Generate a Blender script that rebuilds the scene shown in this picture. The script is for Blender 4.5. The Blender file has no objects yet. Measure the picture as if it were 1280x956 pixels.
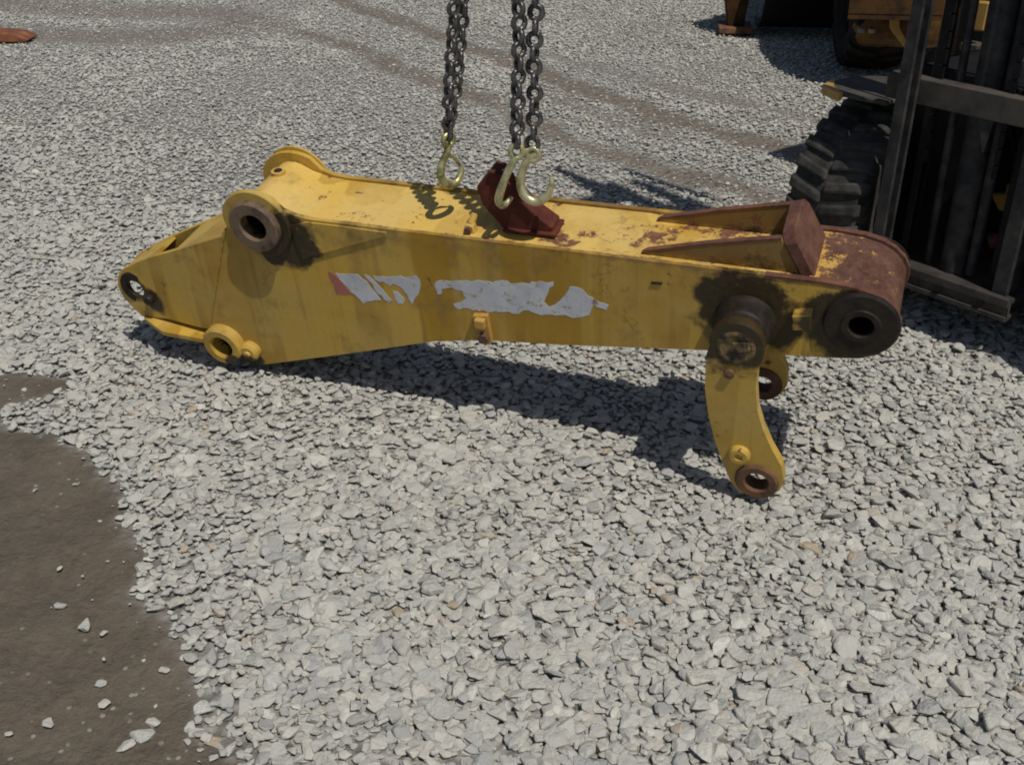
import bpy, bmesh, math, random
import numpy as np
from mathutils import Vector, Matrix, noise as mnoise
from mathutils.geometry import tessellate_polygon

random.seed(7)
rng = np.random.default_rng(11)
scn = bpy.context.scene
COL = scn.collection

# ------------------------------------------------------------------ camera
cam_data = bpy.data.cameras.new('camera')
cam_data.sensor_width = 36.0
cam_data.lens = 36.0 * 1360 / 1280
cam_data.clip_end = 2000
cam = bpy.data.objects.new('camera', cam_data)
COL.objects.link(cam)
cam.location = (0, 0, 1.6)
cam.rotation_euler = (math.radians(90 - 29), 0, 0)
scn.camera = cam

# ------------------------------------------------------------------ sky, sun, exposure
SUN_AZ, SUN_EL = math.radians(152), math.radians(60)     # clockwise from +Y
world = bpy.data.worlds.new('World')
scn.world = world
world.use_nodes = True
wn = world.node_tree
for n_ in list(wn.nodes):
    wn.nodes.remove(n_)
sky = wn.nodes.new('ShaderNodeTexSky')
sky.sky_type = 'NISHITA'
sky.sun_disc = False
sky.sun_elevation = SUN_EL
sky.sun_rotation = SUN_AZ
bg = wn.nodes.new('ShaderNodeBackground')
bg.inputs['Strength'].default_value = 0.05
wo = wn.nodes.new('ShaderNodeOutputWorld')
wn.links.new(sky.outputs[0], bg.inputs[0])
wn.links.new(bg.outputs[0], wo.inputs[0])
sun_data = bpy.data.lights.new('sun', 'SUN')
sun_data.energy = 3.2
sun_data.angle = math.radians(0.53)
sun_data.color = (1.0, 0.95, 0.87)
sun = bpy.data.objects.new('sun', sun_data)
COL.objects.link(sun)
sv = Vector((math.sin(SUN_AZ) * math.cos(SUN_EL), math.cos(SUN_AZ) * math.cos(SUN_EL), math.sin(SUN_EL)))
sun.rotation_euler = (-sv).to_track_quat('-Z', 'Y').to_euler()
scn.view_settings.view_transform = 'Standard'
scn.view_settings.look = 'None'
scn.view_settings.exposure = 0.0
scn.view_settings.gamma = 1.0
scn.cycles.filter_width = 1.9

# ------------------------------------------------------------------ material helpers
def new_mat(name):
    m = bpy.data.materials.new(name)
    m.use_nodes = True
    nt = m.node_tree
    for n in list(nt.nodes):
        nt.nodes.remove(n)
    out = nt.nodes.new('ShaderNodeOutputMaterial')
    b = nt.nodes.new('ShaderNodeBsdfPrincipled')
    nt.links.new(b.outputs[0], out.inputs[0])
    return m, nt, b

class G:
    """small node-graph helper"""
    def __init__(self, nt):
        self.nt = nt
        self.co = nt.nodes.new('ShaderNodeTexCoord')
    def lk(self, a, b):
        self.nt.links.new(a, b)
    def noise(self, scale, detail=4, rough=0.6, vec=None, stretch=None, dist=0.0):
        v = vec if vec is not None else self.co.outputs['Object']
        if stretch:
            mp = self.nt.nodes.new('ShaderNodeMapping')
            mp.inputs['Scale'].default_value = stretch
            self.lk(v, mp.inputs['Vector']); v = mp.outputs[0]
        n = self.nt.nodes.new('ShaderNodeTexNoise')
        n.inputs['Scale'].default_value = scale
        n.inputs['Detail'].default_value = detail
        n.inputs['Roughness'].default_value = rough
        n.inputs['Distortion'].default_value = dist
        self.lk(v, n.inputs['Vector'])
        return n.outputs['Fac']
    def ramp(self, fac, lo, hi, a=0.0, b=1.0):
        r = self.nt.nodes.new('ShaderNodeMapRange')
        r.inputs['From Min'].default_value = lo
        r.inputs['From Max'].default_value = hi
        r.inputs['To Min'].default_value = a
        r.inputs['To Max'].default_value = b
        self.lk(fac, r.inputs['Value'])
        return r.outputs[0]
    def math(self, op, a, b=None):
        n = self.nt.nodes.new('ShaderNodeMath'); n.operation = op
        for i, v in enumerate((a, b)):
            if v is None: continue
            if hasattr(v, 'links'): self.lk(v, n.inputs[i])
            else: n.inputs[i].default_value = v
        return n.outputs[0]
    def mix(self, fac, a, b):
        n = self.nt.nodes.new('ShaderNodeMix'); n.data_type = 'RGBA'
        if hasattr(fac, 'links'): self.lk(fac, n.inputs['Factor'])
        else: n.inputs['Factor'].default_value = fac
        for s, v in ((6, a), (7, b)):
            if hasattr(v, 'links'): self.lk(v, n.inputs[s])
            else: n.inputs[s].default_value = (*v, 1)
        return n.outputs[2]
    def dist(self, p, axes=(1, 1, 1)):
        s = self.nt.nodes.new('ShaderNodeVectorMath'); s.operation = 'SUBTRACT'
        self.lk(self.co.outputs['Object'], s.inputs[0]); s.inputs[1].default_value = p
        m = self.nt.nodes.new('ShaderNodeVectorMath'); m.operation = 'MULTIPLY'
        self.lk(s.outputs[0], m.inputs[0]); m.inputs[1].default_value = axes
        l = self.nt.nodes.new('ShaderNodeVectorMath'); l.operation = 'LENGTH'
        self.lk(m.outputs[0], l.inputs[0])
        return l.outputs['Value']
    def sep(self):
        s = self.nt.nodes.new('ShaderNodeSeparateXYZ')
        self.lk(self.co.outputs['Object'], s.inputs[0])
        return s.outputs
    def bump(self, h, strength, distance, bsdf):
        b = self.nt.nodes.new('ShaderNodeBump')
        b.inputs['Strength'].default_value = strength
        b.inputs['Distance'].default_value = distance
        self.lk(h, b.inputs['Height']); self.lk(b.outputs[0], bsdf.inputs['Normal'])

def simple(name, c, c2=None, scale=30, rough=0.6, metal=0.0, bumpd=0.0, lo=0.4, hi=0.65, spec=0.5):
    m, nt, b = new_mat(name); g = G(nt)
    f = g.noise(scale, 5, 0.65)
    g.lk(g.mix(g.ramp(f, lo, hi), c, c2 or tuple(x * 0.6 for x in c)), b.inputs['Base Color'])
    b.inputs['Roughness'].default_value = rough
    b.inputs['Metallic'].default_value = metal
    b.inputs['Specular IOR Level'].default_value = spec
    if bumpd: g.bump(g.noise(scale * 2.5, 4), 0.6, bumpd, b)
    return m

# spots of old grease and soot on the stick, (s, n, t, radius) in its own coordinates
GREASE = [(1.716, 0, .482, .112), (1.650, 0, .495, .062), (1.465, 0, .48, .122), (1.395, 0, .515, .062), (1.54, 0, .44, .06), (.215, 0, .495, .095), (.262, 0, .475, .062), (.17, 0, .435, .04), (1.47, -.1, .44, .05),
          (-.40, .05, .19, .05), (-.345, .05, .165, .045), (0.0, 0, .03, .035), (-.05, 0, .03, .03)]

def paint_mat(name, rust_amt, spots=True):
    m, nt, b = new_mat(name); g = G(nt)
    s, n, t = g.sep()
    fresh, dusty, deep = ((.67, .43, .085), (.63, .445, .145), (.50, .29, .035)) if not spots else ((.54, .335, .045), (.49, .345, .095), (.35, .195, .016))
    bands = g.noise(1.0, 3, 0.55, stretch=(5.5, 3.0, .55))
    blot = g.noise(4.2, 5, 0.6)
    col = g.mix(g.ramp(bands, .47, .50), g.mix(g.ramp(g.noise(3, 3), .4, .6), deep, (.50, .30, .05)), fresh)
    col = g.mix(g.math('MULTIPLY', g.ramp(blot, .36, .62), .85), col, dusty)
    sj = g.math('ADD', s, g.math('MULTIPLY', g.math('SUBTRACT', g.noise(5, 3), .5), .05))
    panel = g.math('MULTIPLY', g.ramp(sj, .585, .60), g.ramp(sj, 1.16, 1.20, 1, 0))
    wipe = g.ramp(g.noise(1.0, 3, .55, stretch=(16, 3, .6)), .44, .60)
    panel = g.math('MULTIPLY', panel, g.ramp(wipe, 0, 1, 1.0, .25))
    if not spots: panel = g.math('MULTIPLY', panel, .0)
    col = g.mix(g.math('MULTIPLY', panel, .85), col, (.36, .198, .010))
    # run-down streaks and wipes
    streak = g.noise(1.0, 4, 0.6, stretch=(38, 20, 1.6))
    smask = g.math('MULTIPLY', g.ramp(streak, .55, .70), g.ramp(g.noise(2.6, 4, .6), .42, .62))
    col = g.mix(g.math('MULTIPLY', smask, .7), col, (.16, .095, .028))
    fine = g.noise(60, 4, 0.7)
    col = g.mix(g.math('MULTIPLY', g.ramp(fine, .5, .8), .35), col, (.30, .20, .08))
    # scuffs: thin ridged lines
    rid = g.noise(5, 5, 0.62, dist=.35)
    rid = g.math('ABSOLUTE', g.math('SUBTRACT', rid, .5))
    rmask = g.math('MULTIPLY', g.ramp(rid, .0, .012, 1, 0), g.ramp(g.noise(3.0, 2), .52, .62))
    col = g.mix(g.math('MULTIPLY', rmask, .55), col, (.12, .07, .035))
    if spots:
        edge = g.math('SUBTRACT', t, g.math('ADD', .545, g.math('MULTIPLY', s, .0125)))
        edge = g.math('ADD', edge, g.math('MULTIPLY', g.math('SUBTRACT', g.noise(20, 5, .7), .5), .055))
        col = g.mix(g.math('MULTIPLY', g.math('MULTIPLY', g.ramp(edge, .008, .026), g.ramp(s, .33, .42)), .75), col, (.13, .07, .03))
        stain = g.math('MULTIPLY', g.ramp(g.noise(5.0, 7, .72), .53, .66), .75)
        col = g.mix(stain, col, (.20, .13, .045))
    # rust chips, more towards the tip
    rn = g.noise(13, 7, 0.72)
    lim = g.ramp(s, .2, 1.75, .035 * rust_amt, .15 * rust_amt)
    rm = g.ramp(g.math('ADD', rn, lim), .655, .69)
    rn2 = g.noise(45, 5, 0.7)
    rm2 = g.ramp(g.math('ADD', rn2, g.math('MULTIPLY', lim, .5)), .71, .74)
    rm = g.math('MAXIMUM', rm, rm2)
    rustc = g.mix(g.ramp(g.noise(50, 4), .4, .65), (.125, .05, .03), (.23, .10, .05))
    col = g.mix(rm, col, rustc)
    rough = g.ramp(blot, .3, .7, .42, .65)
    gm = None
    if spots:
        gn = g.noise(14, 5, 0.62)
        for (ps, pn, pt, pr) in GREASE:
            d = g.dist((ps, pn, pt), (1, .4, 1))
            d = g.math('ADD', d, g.math('MULTIPLY', g.math('SUBTRACT', gn, .5), pr * 1.5))
            k = g.ramp(d, pr * .84, pr * 1.12, 1, 0)
            gm = k if gm is None else g.math('MAXIMUM', gm, k)
        gc = g.mix(g.ramp(g.noise(70, 4), .45, .7), (.008, .0065, .005), (.026, .018, .011))
        col = g.mix(g.math('MULTIPLY', gm, .94), col, gc)
    g.lk(col, b.inputs['Base Color'])
    g.lk(g.math('ADD', rough, g.math('MULTIPLY', rm, .3)), b.inputs['Roughness'])
    b.inputs['Specular IOR Level'].default_value = .4
    dent = g.math('ADD', g.math('MULTIPLY', g.noise(3.2, 2, .4), 5.0), g.math('MULTIPLY', g.noise(9, 3, .5), 1.0))
    hh = g.math('ADD', g.math('MULTIPLY', rm, -.6), g.math('MULTIPLY', fine, .35))
    if gm is not None: hh = g.math('ADD', hh, g.math('MULTIPLY', g.math('MULTIPLY', gm, g.noise(40, 5, .7)), 2.2))
    g.bump(g.math('ADD', hh, dent), .55, .0022, b)
    return m

M = {}
M['paint'] = paint_mat('worn_yellow_paint', .30)
M['paint_top'] = paint_mat('worn_yellow_paint_scuffed', .95, spots=False)

def rust_mat(name, base, dark, yellow=0.0):
    m, nt, b = new_mat(name); g = G(nt)
    s, n, t = g.sep()
    f = g.noise(18, 6, 0.7)
    col = g.mix(g.ramp(f, .38, .66), dark, base)
    col = g.mix(g.math('MULTIPLY', g.ramp(g.noise(90, 4, .7), .5, .75), .5), col, (base[0] * 1.5, base[1] * 1.4, base[2] * 1.3))
    col = g.mix(g.math('MULTIPLY', g.ramp(g.noise(7, 5, .65), .50, .68), .6), col, (base[0] * 1.7, base[1] * 1.5, base[2] * .9))
    col = g.mix(g.math('MULTIPLY', g.ramp(g.noise(33, 5, .7), .56, .70), .7), col, (dark[0] * .5, dark[1] * .5, dark[2] * .5))
    if yellow:
        lim = g.ramp(s, 1.60, 1.70, .12 * yellow, -.02)
        ym = g.ramp(g.math('ADD', g.noise(26, 8, .78), lim), .57, .63)
        col = g.mix(ym, col, (.52, .31, .075))
    g.lk(col, b.inputs['Base Color'])
    b.inputs['Roughness'].default_value = .82
    b.inputs['Specular IOR Level'].default_value = .25
    g.bump(f, .5, .003, b)
    return m

M['rust'] = rust_mat('brown_rust', (.150, .073, .052), (.085, .036, .026))
M['rust_flaked'] = rust_mat('rust_with_paint_flakes', (.135, .072, .053), (.075, .032, .022), 1.0)
M['red_lug'] = rust_mat('red_oxide_steel', (.115, .030, .020), (.06, .017, .012))
M['bushing'] = rust_mat('rusty_bushing_steel', (.15, .085, .055), (.07, .04, .028))
M['greased'] = simple('black_grease', (.012, .009, .007), (.034, .023, .015), 22, .62, 0, .003, spec=.3)
M['greased_ring'] = simple('greasy_ring_steel', (.165, .112, .072), (.040, .027, .018), 15, .6, .0, .002, lo=.45, hi=.62)
M['greased_lever'] = simple('greasy_pin_paint', (.19, .125, .05), (.018, .013, .009), 17, .6, 0, .002, lo=.46, hi=.58)
M['bore'] = simple('oily_bore', (.012, .009, .008), (.03, .02, .015), 30, .4)
M['decal'] = None
def decal_mat(name, c, c2):
    m, nt, b = new_mat(name); g = G(nt)
    f = g.noise(9, 6, .7, dist=.6)
    col = g.mix(g.ramp(f, .35, .65), c, c2)
    rid = g.math('ABSOLUTE', g.math('SUBTRACT', g.noise(11, 3, .5, dist=1.2), .5))
    col = g.mix(g.math('MULTIPLY', g.ramp(rid, 0, .012, 1, 0), .35), col, (.20, .17, .12))
    chip = g.ramp(g.noise(24, 7, .75), .585, .62)
    col = g.mix(chip, col, (.36, .24, .08))
    g.lk(col, b.inputs['Base Color'])
    b.inputs['Roughness'].default_value = .55
    return m
M['decal'] = decal_mat('torn_grey_film', (.63, .65, .69), (.45, .47, .52))
M['decal_red'] = decal_mat('faded_red_film', (.36, .085, .075), (.42, .17, .13))
M['chain'] = simple('dark_chain_steel', (.055, .053, .055), (.17, .16, .15), 70, .34, .6, .0006)
M['hook'] = simple('yellow_zinc_hook', (.60, .57, .34), (.24, .21, .10), 34, .34, .6, .0012, lo=.45, hi=.7)
M['hook_grease'] = simple('greenish_zinc_hook', (.50, .48, .22), (.14, .13, .045), 30, .36, .55, .0012, lo=.42, hi=.62)
M['rubber'] = simple('dusty_tyre_rubber', (.034, .032, .029), (.085, .078, .069), 14, .85, 0, .004, spec=.2)
M['rubber_dark'] = simple('black_tyre_rubber', (.010, .009, .008), (.022, .019, .016), 14, .85, 0, .004, spec=.15)
M['black'] = simple('black_machine_paint', (.006, .006, .008), (.014, .013, .013), 12, .6, 0, .001, spec=.2)
M['grey_steel'] = simple('worn_dark_steel', (.022, .022, .025), (.060, .056, .052), 16, .6, .1, .001, spec=.25)
M['bar'] = simple('dusty_brown_bar', (.060, .052, .045), (.030, .027, .025), 13, .75, 0, .002, spec=.2)
M['fender'] = simple('dusty_dark_fender', (.085, .074, .062), (.040, .036, .033), 9, .75, 0, .001, spec=.2)
M['brown_paint'] = simple('dark_brown_machine', (.060, .028, .007), (.012, .006, .003), 9, .6, 0, .002, spec=.2)
M['loader_paint'] = simple('dirty_orange_loader', (.15, .070, .014), (.035, .017, .006), 8, .55, 0, .002, spec=.3)
M['mach_yellow'] = simple('machine_yellow', (.46, .27, .06), (.30, .17, .04), 9, .5, 0, .001)
M['silver'] = simple('bare_fitting', (.45, .43, .38), (.22, .20, .17), 40, .35, .7)
M['orange_clay'] = rust_mat('orange_scrap', (.23, .095, .055), (.12, .05, .035))
M['glass'] = simple('dark_cab_glass', (.02, .022, .025), (.03, .03, .03), 5, .1)

# ------------------------------------------------------------------ mesh helpers
def obj(name, verts, faces, mat, parent=None, smooth=None, bevel=0.0, segs=1):
    me = bpy.data.meshes.new(name)
    me.from_pydata([tuple(v) for v in verts], [], faces)
    bm = bmesh.new(); bm.from_mesh(me)
    bmesh.ops.remove_doubles(bm, verts=bm.verts, dist=1e-6)
    bmesh.ops.recalc_face_normals(bm, faces=bm.faces)
    if smooth:
        for f in bm.faces: f.smooth = True
        ca = math.cos(math.radians(smooth))
        for e in bm.edges:
            if len(e.link_faces) == 2 and e.link_faces[0].normal.dot(e.link_faces[1].normal) < ca:
                e.smooth = False
    bm.to_mesh(me); bm.free()
    me.materials.append(mat)
    o = bpy.data.objects.new(name, me)
    COL.objects.link(o)
    if parent is not None: o.parent = parent
    if bevel:
        b = o.modifiers.new('bevel', 'BEVEL'); b.width = bevel; b.segments = segs
        b.limit_method = 'ANGLE'; b.angle_limit = math.radians(35)
    return o

def empty(name, mat=None, loc=None):
    o = bpy.data.objects.new(name, None); COL.objects.link(o)
    o.empty_display_size = .1
    if mat is not None: o.matrix_world = mat
    if loc is not None: o.location = loc
    return o

def tag(o, label, cat, group=None):
    o['label'] = label; o['category'] = cat
    if group: o['group'] = group
    return o

def circ(c, r, k=24, a0=0.0):
    return [(c[0] + r * math.cos(a0 + 2 * math.pi * i / k), c[1] + r * math.sin(a0 + 2 * math.pi * i / k)) for i in range(k)]

def prism(outline, n0, n1, holes=(), nf=None):
    """flat plate in the (s,t) plane between n0 and n1, holes cut through; nf(s,t) adds a bend along n"""
    loops = [outline] + [list(h) for h in holes]
    flat = [p for l in loops for p in l]
    tris = tessellate_polygon([[Vector((p[0], p[1], 0)) for p in l] for l in loops])
    N_ = len(flat)
    k = nf or (lambda s, t: 0.0)
    V = [(p[0], n0 + k(*p), p[1]) for p in flat] + [(p[0], n1 + k(*p), p[1]) for p in flat]
    F = [tuple(t) for t in tris] + [tuple(i + N_ for i in reversed(t)) for t in tris]
    off = 0
    for l in loops:
        L = len(l)
        for i in range(L):
            a, b = off + i, off + (i + 1) % L
            F.append((a, b, b + N_, a + N_))
        off += L
    return V, F

def lathe(c, prof, k=28, closed=False):
    """profile [(radius, n)] turned about the n axis through (s,t)=c"""
    V, F = [], []
    for (r, n) in prof:
        for i in range(k):
            a = 2 * math.pi * i / k
            V.append((c[0] + r * math.cos(a), n, c[1] + r * math.sin(a)))
    m = len(prof)
    for j in range(m if closed else m - 1):
        for i in range(k):
            a = j * k + i; b = j * k + (i + 1) % k
            c_ = ((j + 1) % m) * k + (i + 1) % k; d = ((j + 1) % m) * k + i
            F.append((a, b, c_, d))
    return V, F

def strip(path, n0, n1, th):
    """plate bent along a (s,t) polyline, th thick below it"""
    P = [Vector(p) for p in path]
    low = []
    for i, p in enumerate(P):
        a = P[max(i - 1, 0)]; b = P[min(i + 1, len(P) - 1)]
        d = (b - a).normalized()
        low.append(p + Vector((d.y, -d.x)) * th)
    V, F = [], []
    for p, q in zip(P, low):
        V += [(p.x, n0, p.y), (p.x, n1, p.y), (q.x, n1, q.y), (q.x, n0, q.y)]
    for i in range(len(P) - 1):
        a, b = 4 * i, 4 * i + 4
        for j in range(4):
            F.append((a + j, a + (j + 1) % 4, b + (j + 1) % 4, b + j))
    F.append((0, 1, 2, 3)); e = 4 * (len(P) - 1); F.append((e + 3, e + 2, e + 1, e))
    return V, F

def box(x0, x1, y0, y1, z0, z1):
    V = [(x, y, z) for x in (x0, x1) for y in (y0, y1) for z in (z0, z1)]
    F = [(0, 1, 3, 2), (4, 6, 7, 5), (0, 4, 5, 1), (2, 3, 7, 6), (0, 2, 6, 4), (1, 5, 7, 3)]
    return V, F

def join(*parts):
    V, F = [], []
    for v, f in parts:
        o = len(V); V += list(v); F += [tuple(i + o for i in q) for q in f]
    return V, F

def tube(path, rad, k=10, closed=False, cap=True):
    P = [Vector(p) for p in path]
    n = len(P)
    rr = rad if hasattr(rad, '__len__') else [rad] * n
    V, F = [], []
    up = None
    for i, p in enumerate(P):
        a = P[(i - 1) % n] if (closed or i > 0) else P[i]
        b = P[(i + 1) % n] if (closed or i < n - 1) else P[i]
        d = (b - a).normalized()
        if up is None:
            up = Vector((0, 0, 1)) if abs(d.z) < .9 else Vector((1, 0, 0))
        up = (up - d * up.dot(d)).normalized()
        w = d.cross(up)
        for j in range(k):
            an = 2 * math.pi * j / k
            V.append(p + (up * math.cos(an) + w * math.sin(an)) * rr[i])
    for i in range(n if closed else n - 1):
        for j in range(k):
            a = i * k + j; b = i * k + (j + 1) % k
            c = ((i + 1) % n) * k + (j + 1) % k; d = ((i + 1) % n) * k + j
            F.append((a, b, c, d))
    if cap and not closed:
        F.append(tuple(range(k))[::-1]); F.append(tuple((n - 1) * k + j for j in range(k)))
    return V, F

def cyl(p, q, r, k=14):
    return tube([p, q], r, k)

# ------------------------------------------------------------------ ground layout masks
def vnoise(x, y, sc, seed=0.0):
    return mnoise.noise(Vector((x * sc + seed, y * sc - seed, seed * .37)))

MUD_EDGE = [(-1.25, 2.60), (-1.12, 2.47), (-1.023, 2.361), (-.948, 2.185), (-.871, 2.058), (-.828, 1.941), (-.735, 1.833), (-.68, 1.757), (-.609, 1.62), (-.60, 1.55), (-.52, 1.422), (-.40, 1.15), (-.2, .6)]
MUD_POLY = MUD_EDGE + [(-.2, -1.0), (-3.4, -1.0), (-3.2, 2.0), (-2.6, 2.70), (-1.7, 2.80), (-1.46, 2.745), (-1.42, 2.63)]
MUD_PATCH = [(-2.3, 2.95), (-1.62, 2.97), (-1.38, 2.965), (-1.32, 2.88), (-1.36, 2.81), (-1.46, 2.755), (-1.6, 2.70), (-2.3, 2.65)]
TRACKS = [([(-1.5, 9.6), (-.99, 8.73), (-.22, 7.58), (.38, 6.48), (.9, 5.79), (1.41, 5.22), (2.0, 4.7)], .14, .72),
          ([(-1.6, 8.2), (-1.03, 7.58), (-.38, 6.48), (.0, 5.95), (.25, 5.5), (.7, 5.0), (1.1, 4.6)], .15, .58),
          ([(-.2, 7.9), (.5, 7.1), (1.0, 6.45), (1.55, 5.9), (2.1, 5.4)], .12, .38),
          ([(.05, 6.6), (.35, 6.1), (.75, 5.6)], .14, .40),
          ([(-4.6, 9.4), (-3.3, 9.0), (-2.2, 8.9), (-1.9, 8.3), (-2.6, 8.0), (-3.6, 8.1)], .42, .50)]

def pip(x, y, poly):
    ins = False; j = len(poly) - 1
    for i in range(len(poly)):
        xi, yi = poly[i]; xj, yj = poly[j]
        if (yi > y) != (yj > y) and x < (xj - xi) * (y - yi) / (yj - yi) + xi: ins = not ins
        j = i
    return ins

def pdist(x, y, pl, closed=False):
    d = 1e9
    for i in range(len(pl) - (0 if closed else 1)):
        ax, ay = pl[i]; bx, by = pl[(i + 1) % len(pl)]
        dx, dy = bx - ax, by - ay
        t = max(0, min(1, ((x - ax) * dx + (y - ay) * dy) / (dx * dx + dy * dy + 1e-12)))
        d = min(d, math.hypot(x - ax - t * dx, y - ay - t * dy))
    return d

def mud_sd(x, y):
    """>0 inside the bare mud, metres"""
    if x > .6 or y > 3.4: return -1.0
    wx = x + .05 * vnoise(x, y, 6, 3.1) + .03 * vnoise(x, y, 17, 8.2)
    wy = y + .05 * vnoise(x, y, 6, 5.7) + .03 * vnoise(x, y, 17, 1.2)
    best = -1.0
    for poly in (MUD_POLY, MUD_PATCH):
        d = pdist(wx, wy, poly, True)
        best = max(best, d if pip(wx, wy, poly) else -d)
    return best

def track(x, y):
    v = 0.0
    if y < 4.2: return 0.0
    for pl, w, k in TRACKS:
        d = 1.35 * pdist(x, y, pl) + .10 * vnoise(x, y, 3.3, 2.2) + .05 * vnoise(x, y, 9, 6.6)
        v = max(v, k * max(0.0, min(1.0, 1.5 - d / w)))
    return v

def sstep(a, b, x):
    t = max(0.0, min(1.0, (x - a) / (b - a))); return t * t * (3 - 2 * t)

def ground_z(x, y):
    z = .018 * vnoise(x, y, .8, 4.4) + .008 * vnoise(x, y, 2.6, 9.1)
    d = math.hypot(x - .62, y - 2.36)
    z -= .028 * math.exp(-(d / .22) ** 2)          # hollow under the lever's foot
    return z

# ------------------------------------------------------------------ ground sheet
def axis(lo, hi, step, far):
    a = list(np.arange(lo, hi + 1e-6, step))
    s = step
    while a[-1] < far:
        s *= 1.35; a.append(a[-1] + s)
    s = step; b = []
    v = lo
    while v > -far:
        s *= 1.35; v -= s; b.append(v)
    return b[::-1] + a

gx = axis(-4.8, 4.8, .04, 400); gy = axis(.4, 10.4, .04, 400)
gv, gmud, gtr = [], [], []
for y in gy:
    for x in gx:
        near = -6 < x < 6 and 0 < y < 12
        sd = mud_sd(x, y) if near else -1
        tr = track(x, y) if near else 0
        z = ground_z(x, y) if near else 0
        m_ = sstep(-.03, .03, sd)
        lump = .012 * vnoise(x, y, 5, 1.7) + .009 * vnoise(x, y, 11, 7.3)
        gv.append((x, y, z - .012 * (1 - m_) + m_ * (lump - .004) + tr * .010))
        gmud.append(m_); gtr.append(tr)
nx = len(gx)
gf = [(j * nx + i, j * nx + i + 1, (j + 1) * nx + i + 1, (j + 1) * nx + i) for j in range(len(gy) - 1) for i in range(nx - 1)]
me = bpy.data.meshes.new('gravel_ground'); me.from_pydata(gv, [], gf)
for p_ in me.polygons: p_.use_smooth = True
for nm, arr in (('mud', gmud), ('track', gtr)):
    at = me.attributes.new(nm, 'FLOAT', 'POINT'); at.data.foreach_set('value', np.array(arr, dtype=np.float32))

m, nt, b = new_mat('gravel_and_mud'); g = G(nt)
am = nt.nodes.new('ShaderNodeAttribute'); am.attribute_name = 'mud'
atr = nt.nodes.new('ShaderNodeAttribute'); atr.attribute_name = 'track'
vor = nt.nodes.new('ShaderNodeTexVoronoi'); vor.inputs['Scale'].default_value = 34
g.lk(g.co.outputs['Object'], vor.inputs['Vector'])
sepc = nt.nodes.new('ShaderNodeSeparateColor'); g.lk(vor.outputs['Color'], sepc.inputs[0])
gcol = g.mix(sepc.outputs[0], (.30, .29, .265), (.46, .45, .42))
gcol = g.mix(g.ramp(vor.outputs['Distance'], .35, .75), gcol, (.22, .21, .19))
tcol = g.mix(g.ramp(g.noise(14, 5, .65), .35, .7), (.17, .145, .115), (.25, .22, .18))
gcol = g.mix(g.ramp(atr.outputs['Fac'], .15, .6), gcol, tcol)
n1 = g.noise(2.2, 6, .62); n2 = g.noise(30, 7, .72); n3 = g.noise(11, 6, .66)
mcol = g.mix(g.ramp(n1, .35, .66), (.100, .082, .060), (.160, .133, .099))
mcol = g.mix(g.math('MULTIPLY', g.ramp(n2, .45, .75), .6), mcol, (.195, .163, .120))
mcol = g.mix(g.math('MULTIPLY', g.ramp(n3, .55, .72), .55), mcol, (.070, .055, .038))
# dried crumbs and pale grit pressed into the mud
grit = nt.nodes.new('ShaderNodeTexVoronoi'); grit.inputs['Scale'].default_value = 55
g.lk(g.co.outputs['Object'], grit.inputs['Vector'])
gs = nt.nodes.new('ShaderNodeSeparateColor'); g.lk(grit.outputs['Color'], gs.inputs[0])
gmask = g.math('MULTIPLY', g.ramp(gs.outputs[1], .90, .91), g.ramp(grit.outputs['Distance'], .25, .33, 1, 0))
gmask = g.math('MULTIPLY', gmask, g.ramp(n1, .47, .56))
mcol = g.mix(g.math('MULTIPLY', gmask, .85), mcol, (.36, .34, .30))
g.lk(g.mix(am.outputs['Fac'], gcol, mcol), b.inputs['Base Color'])
g.lk(g.ramp(n1, .35, .6, .52, .85), b.inputs['Roughness'])
b.inputs['Specular IOR Level'].default_value = .3
hg = g.math('MULTIPLY', g.ramp(vor.outputs['Distance'], 0, .7, 1, 0), g.ramp(am.outputs['Fac'], 0, 1, 1, 0))
hm = g.math('ADD', g.math('MULTIPLY', n2, .55), g.math('MULTIPLY', n3, .8))
crk = g.ramp(g.math('ABSOLUTE', g.math('SUBTRACT', g.noise(6, 5, .6, dist=.8), .5)), 0, .018, 1, 0)
crk = g.math('MULTIPLY', crk, g.ramp(g.noise(2.5, 3), .50, .58))
hm = g.math('ADD', g.math('SUBTRACT', hm, g.math('MULTIPLY', crk, .08)), g.math('MULTIPLY', g.noise(70, 4, .7), .28))
hm = g.math('ADD', hm, g.math('MULTIPLY', g.noise(1.0, 3, .55, stretch=(9, 2.2, 1)), .9))
g.bump(g.math('ADD', g.math('MULTIPLY', hg, .8), hm), 1.0, .022, b)
me.materials.append(m)
ground = bpy.data.objects.new('gravel_ground', me); COL.objects.link(ground)
ground['kind'] = 'structure'

# ------------------------------------------------------------------ gravel stones
m, nt, b = new_mat('limestone_gravel'); g = G(nt)
oi = nt.nodes.new('ShaderNodeObjectInfo')
cr = nt.nodes.new('ShaderNodeValToRGB')
els = [(0, (0.385, 0.392, 0.376)), (.12, (0.492, 0.489, 0.448)), (.34, (0.567, 0.559, 0.505)), (.55, (0.503, 0.500, 0.458)), (.68, (0.621, 0.607, 0.541)), (.8, (0.567, 0.543, 0.469)), (.9, (0.439, 0.446, 0.433)), (.97, (0.663, 0.656, 0.592)), (.988, (0.642, 0.634, 0.572)), (.994, (0.492, 0.398, 0.278))]
cr.color_ramp.elements.remove(cr.color_ramp.elements[1])
cr.color_ramp.elements[0].color = (*els[0][1], 1)
for p_, c_ in els[1:]:
    e_ = cr.color_ramp.elements.new(p_); e_.color = (*c_, 1)
g.lk(oi.outputs['Random'], cr.inputs[0])
vv = nt.nodes.new('ShaderNodeVectorMath'); vv.operation = 'ADD'
g.lk(g.co.outputs['Object'], vv.inputs[0])
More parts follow.
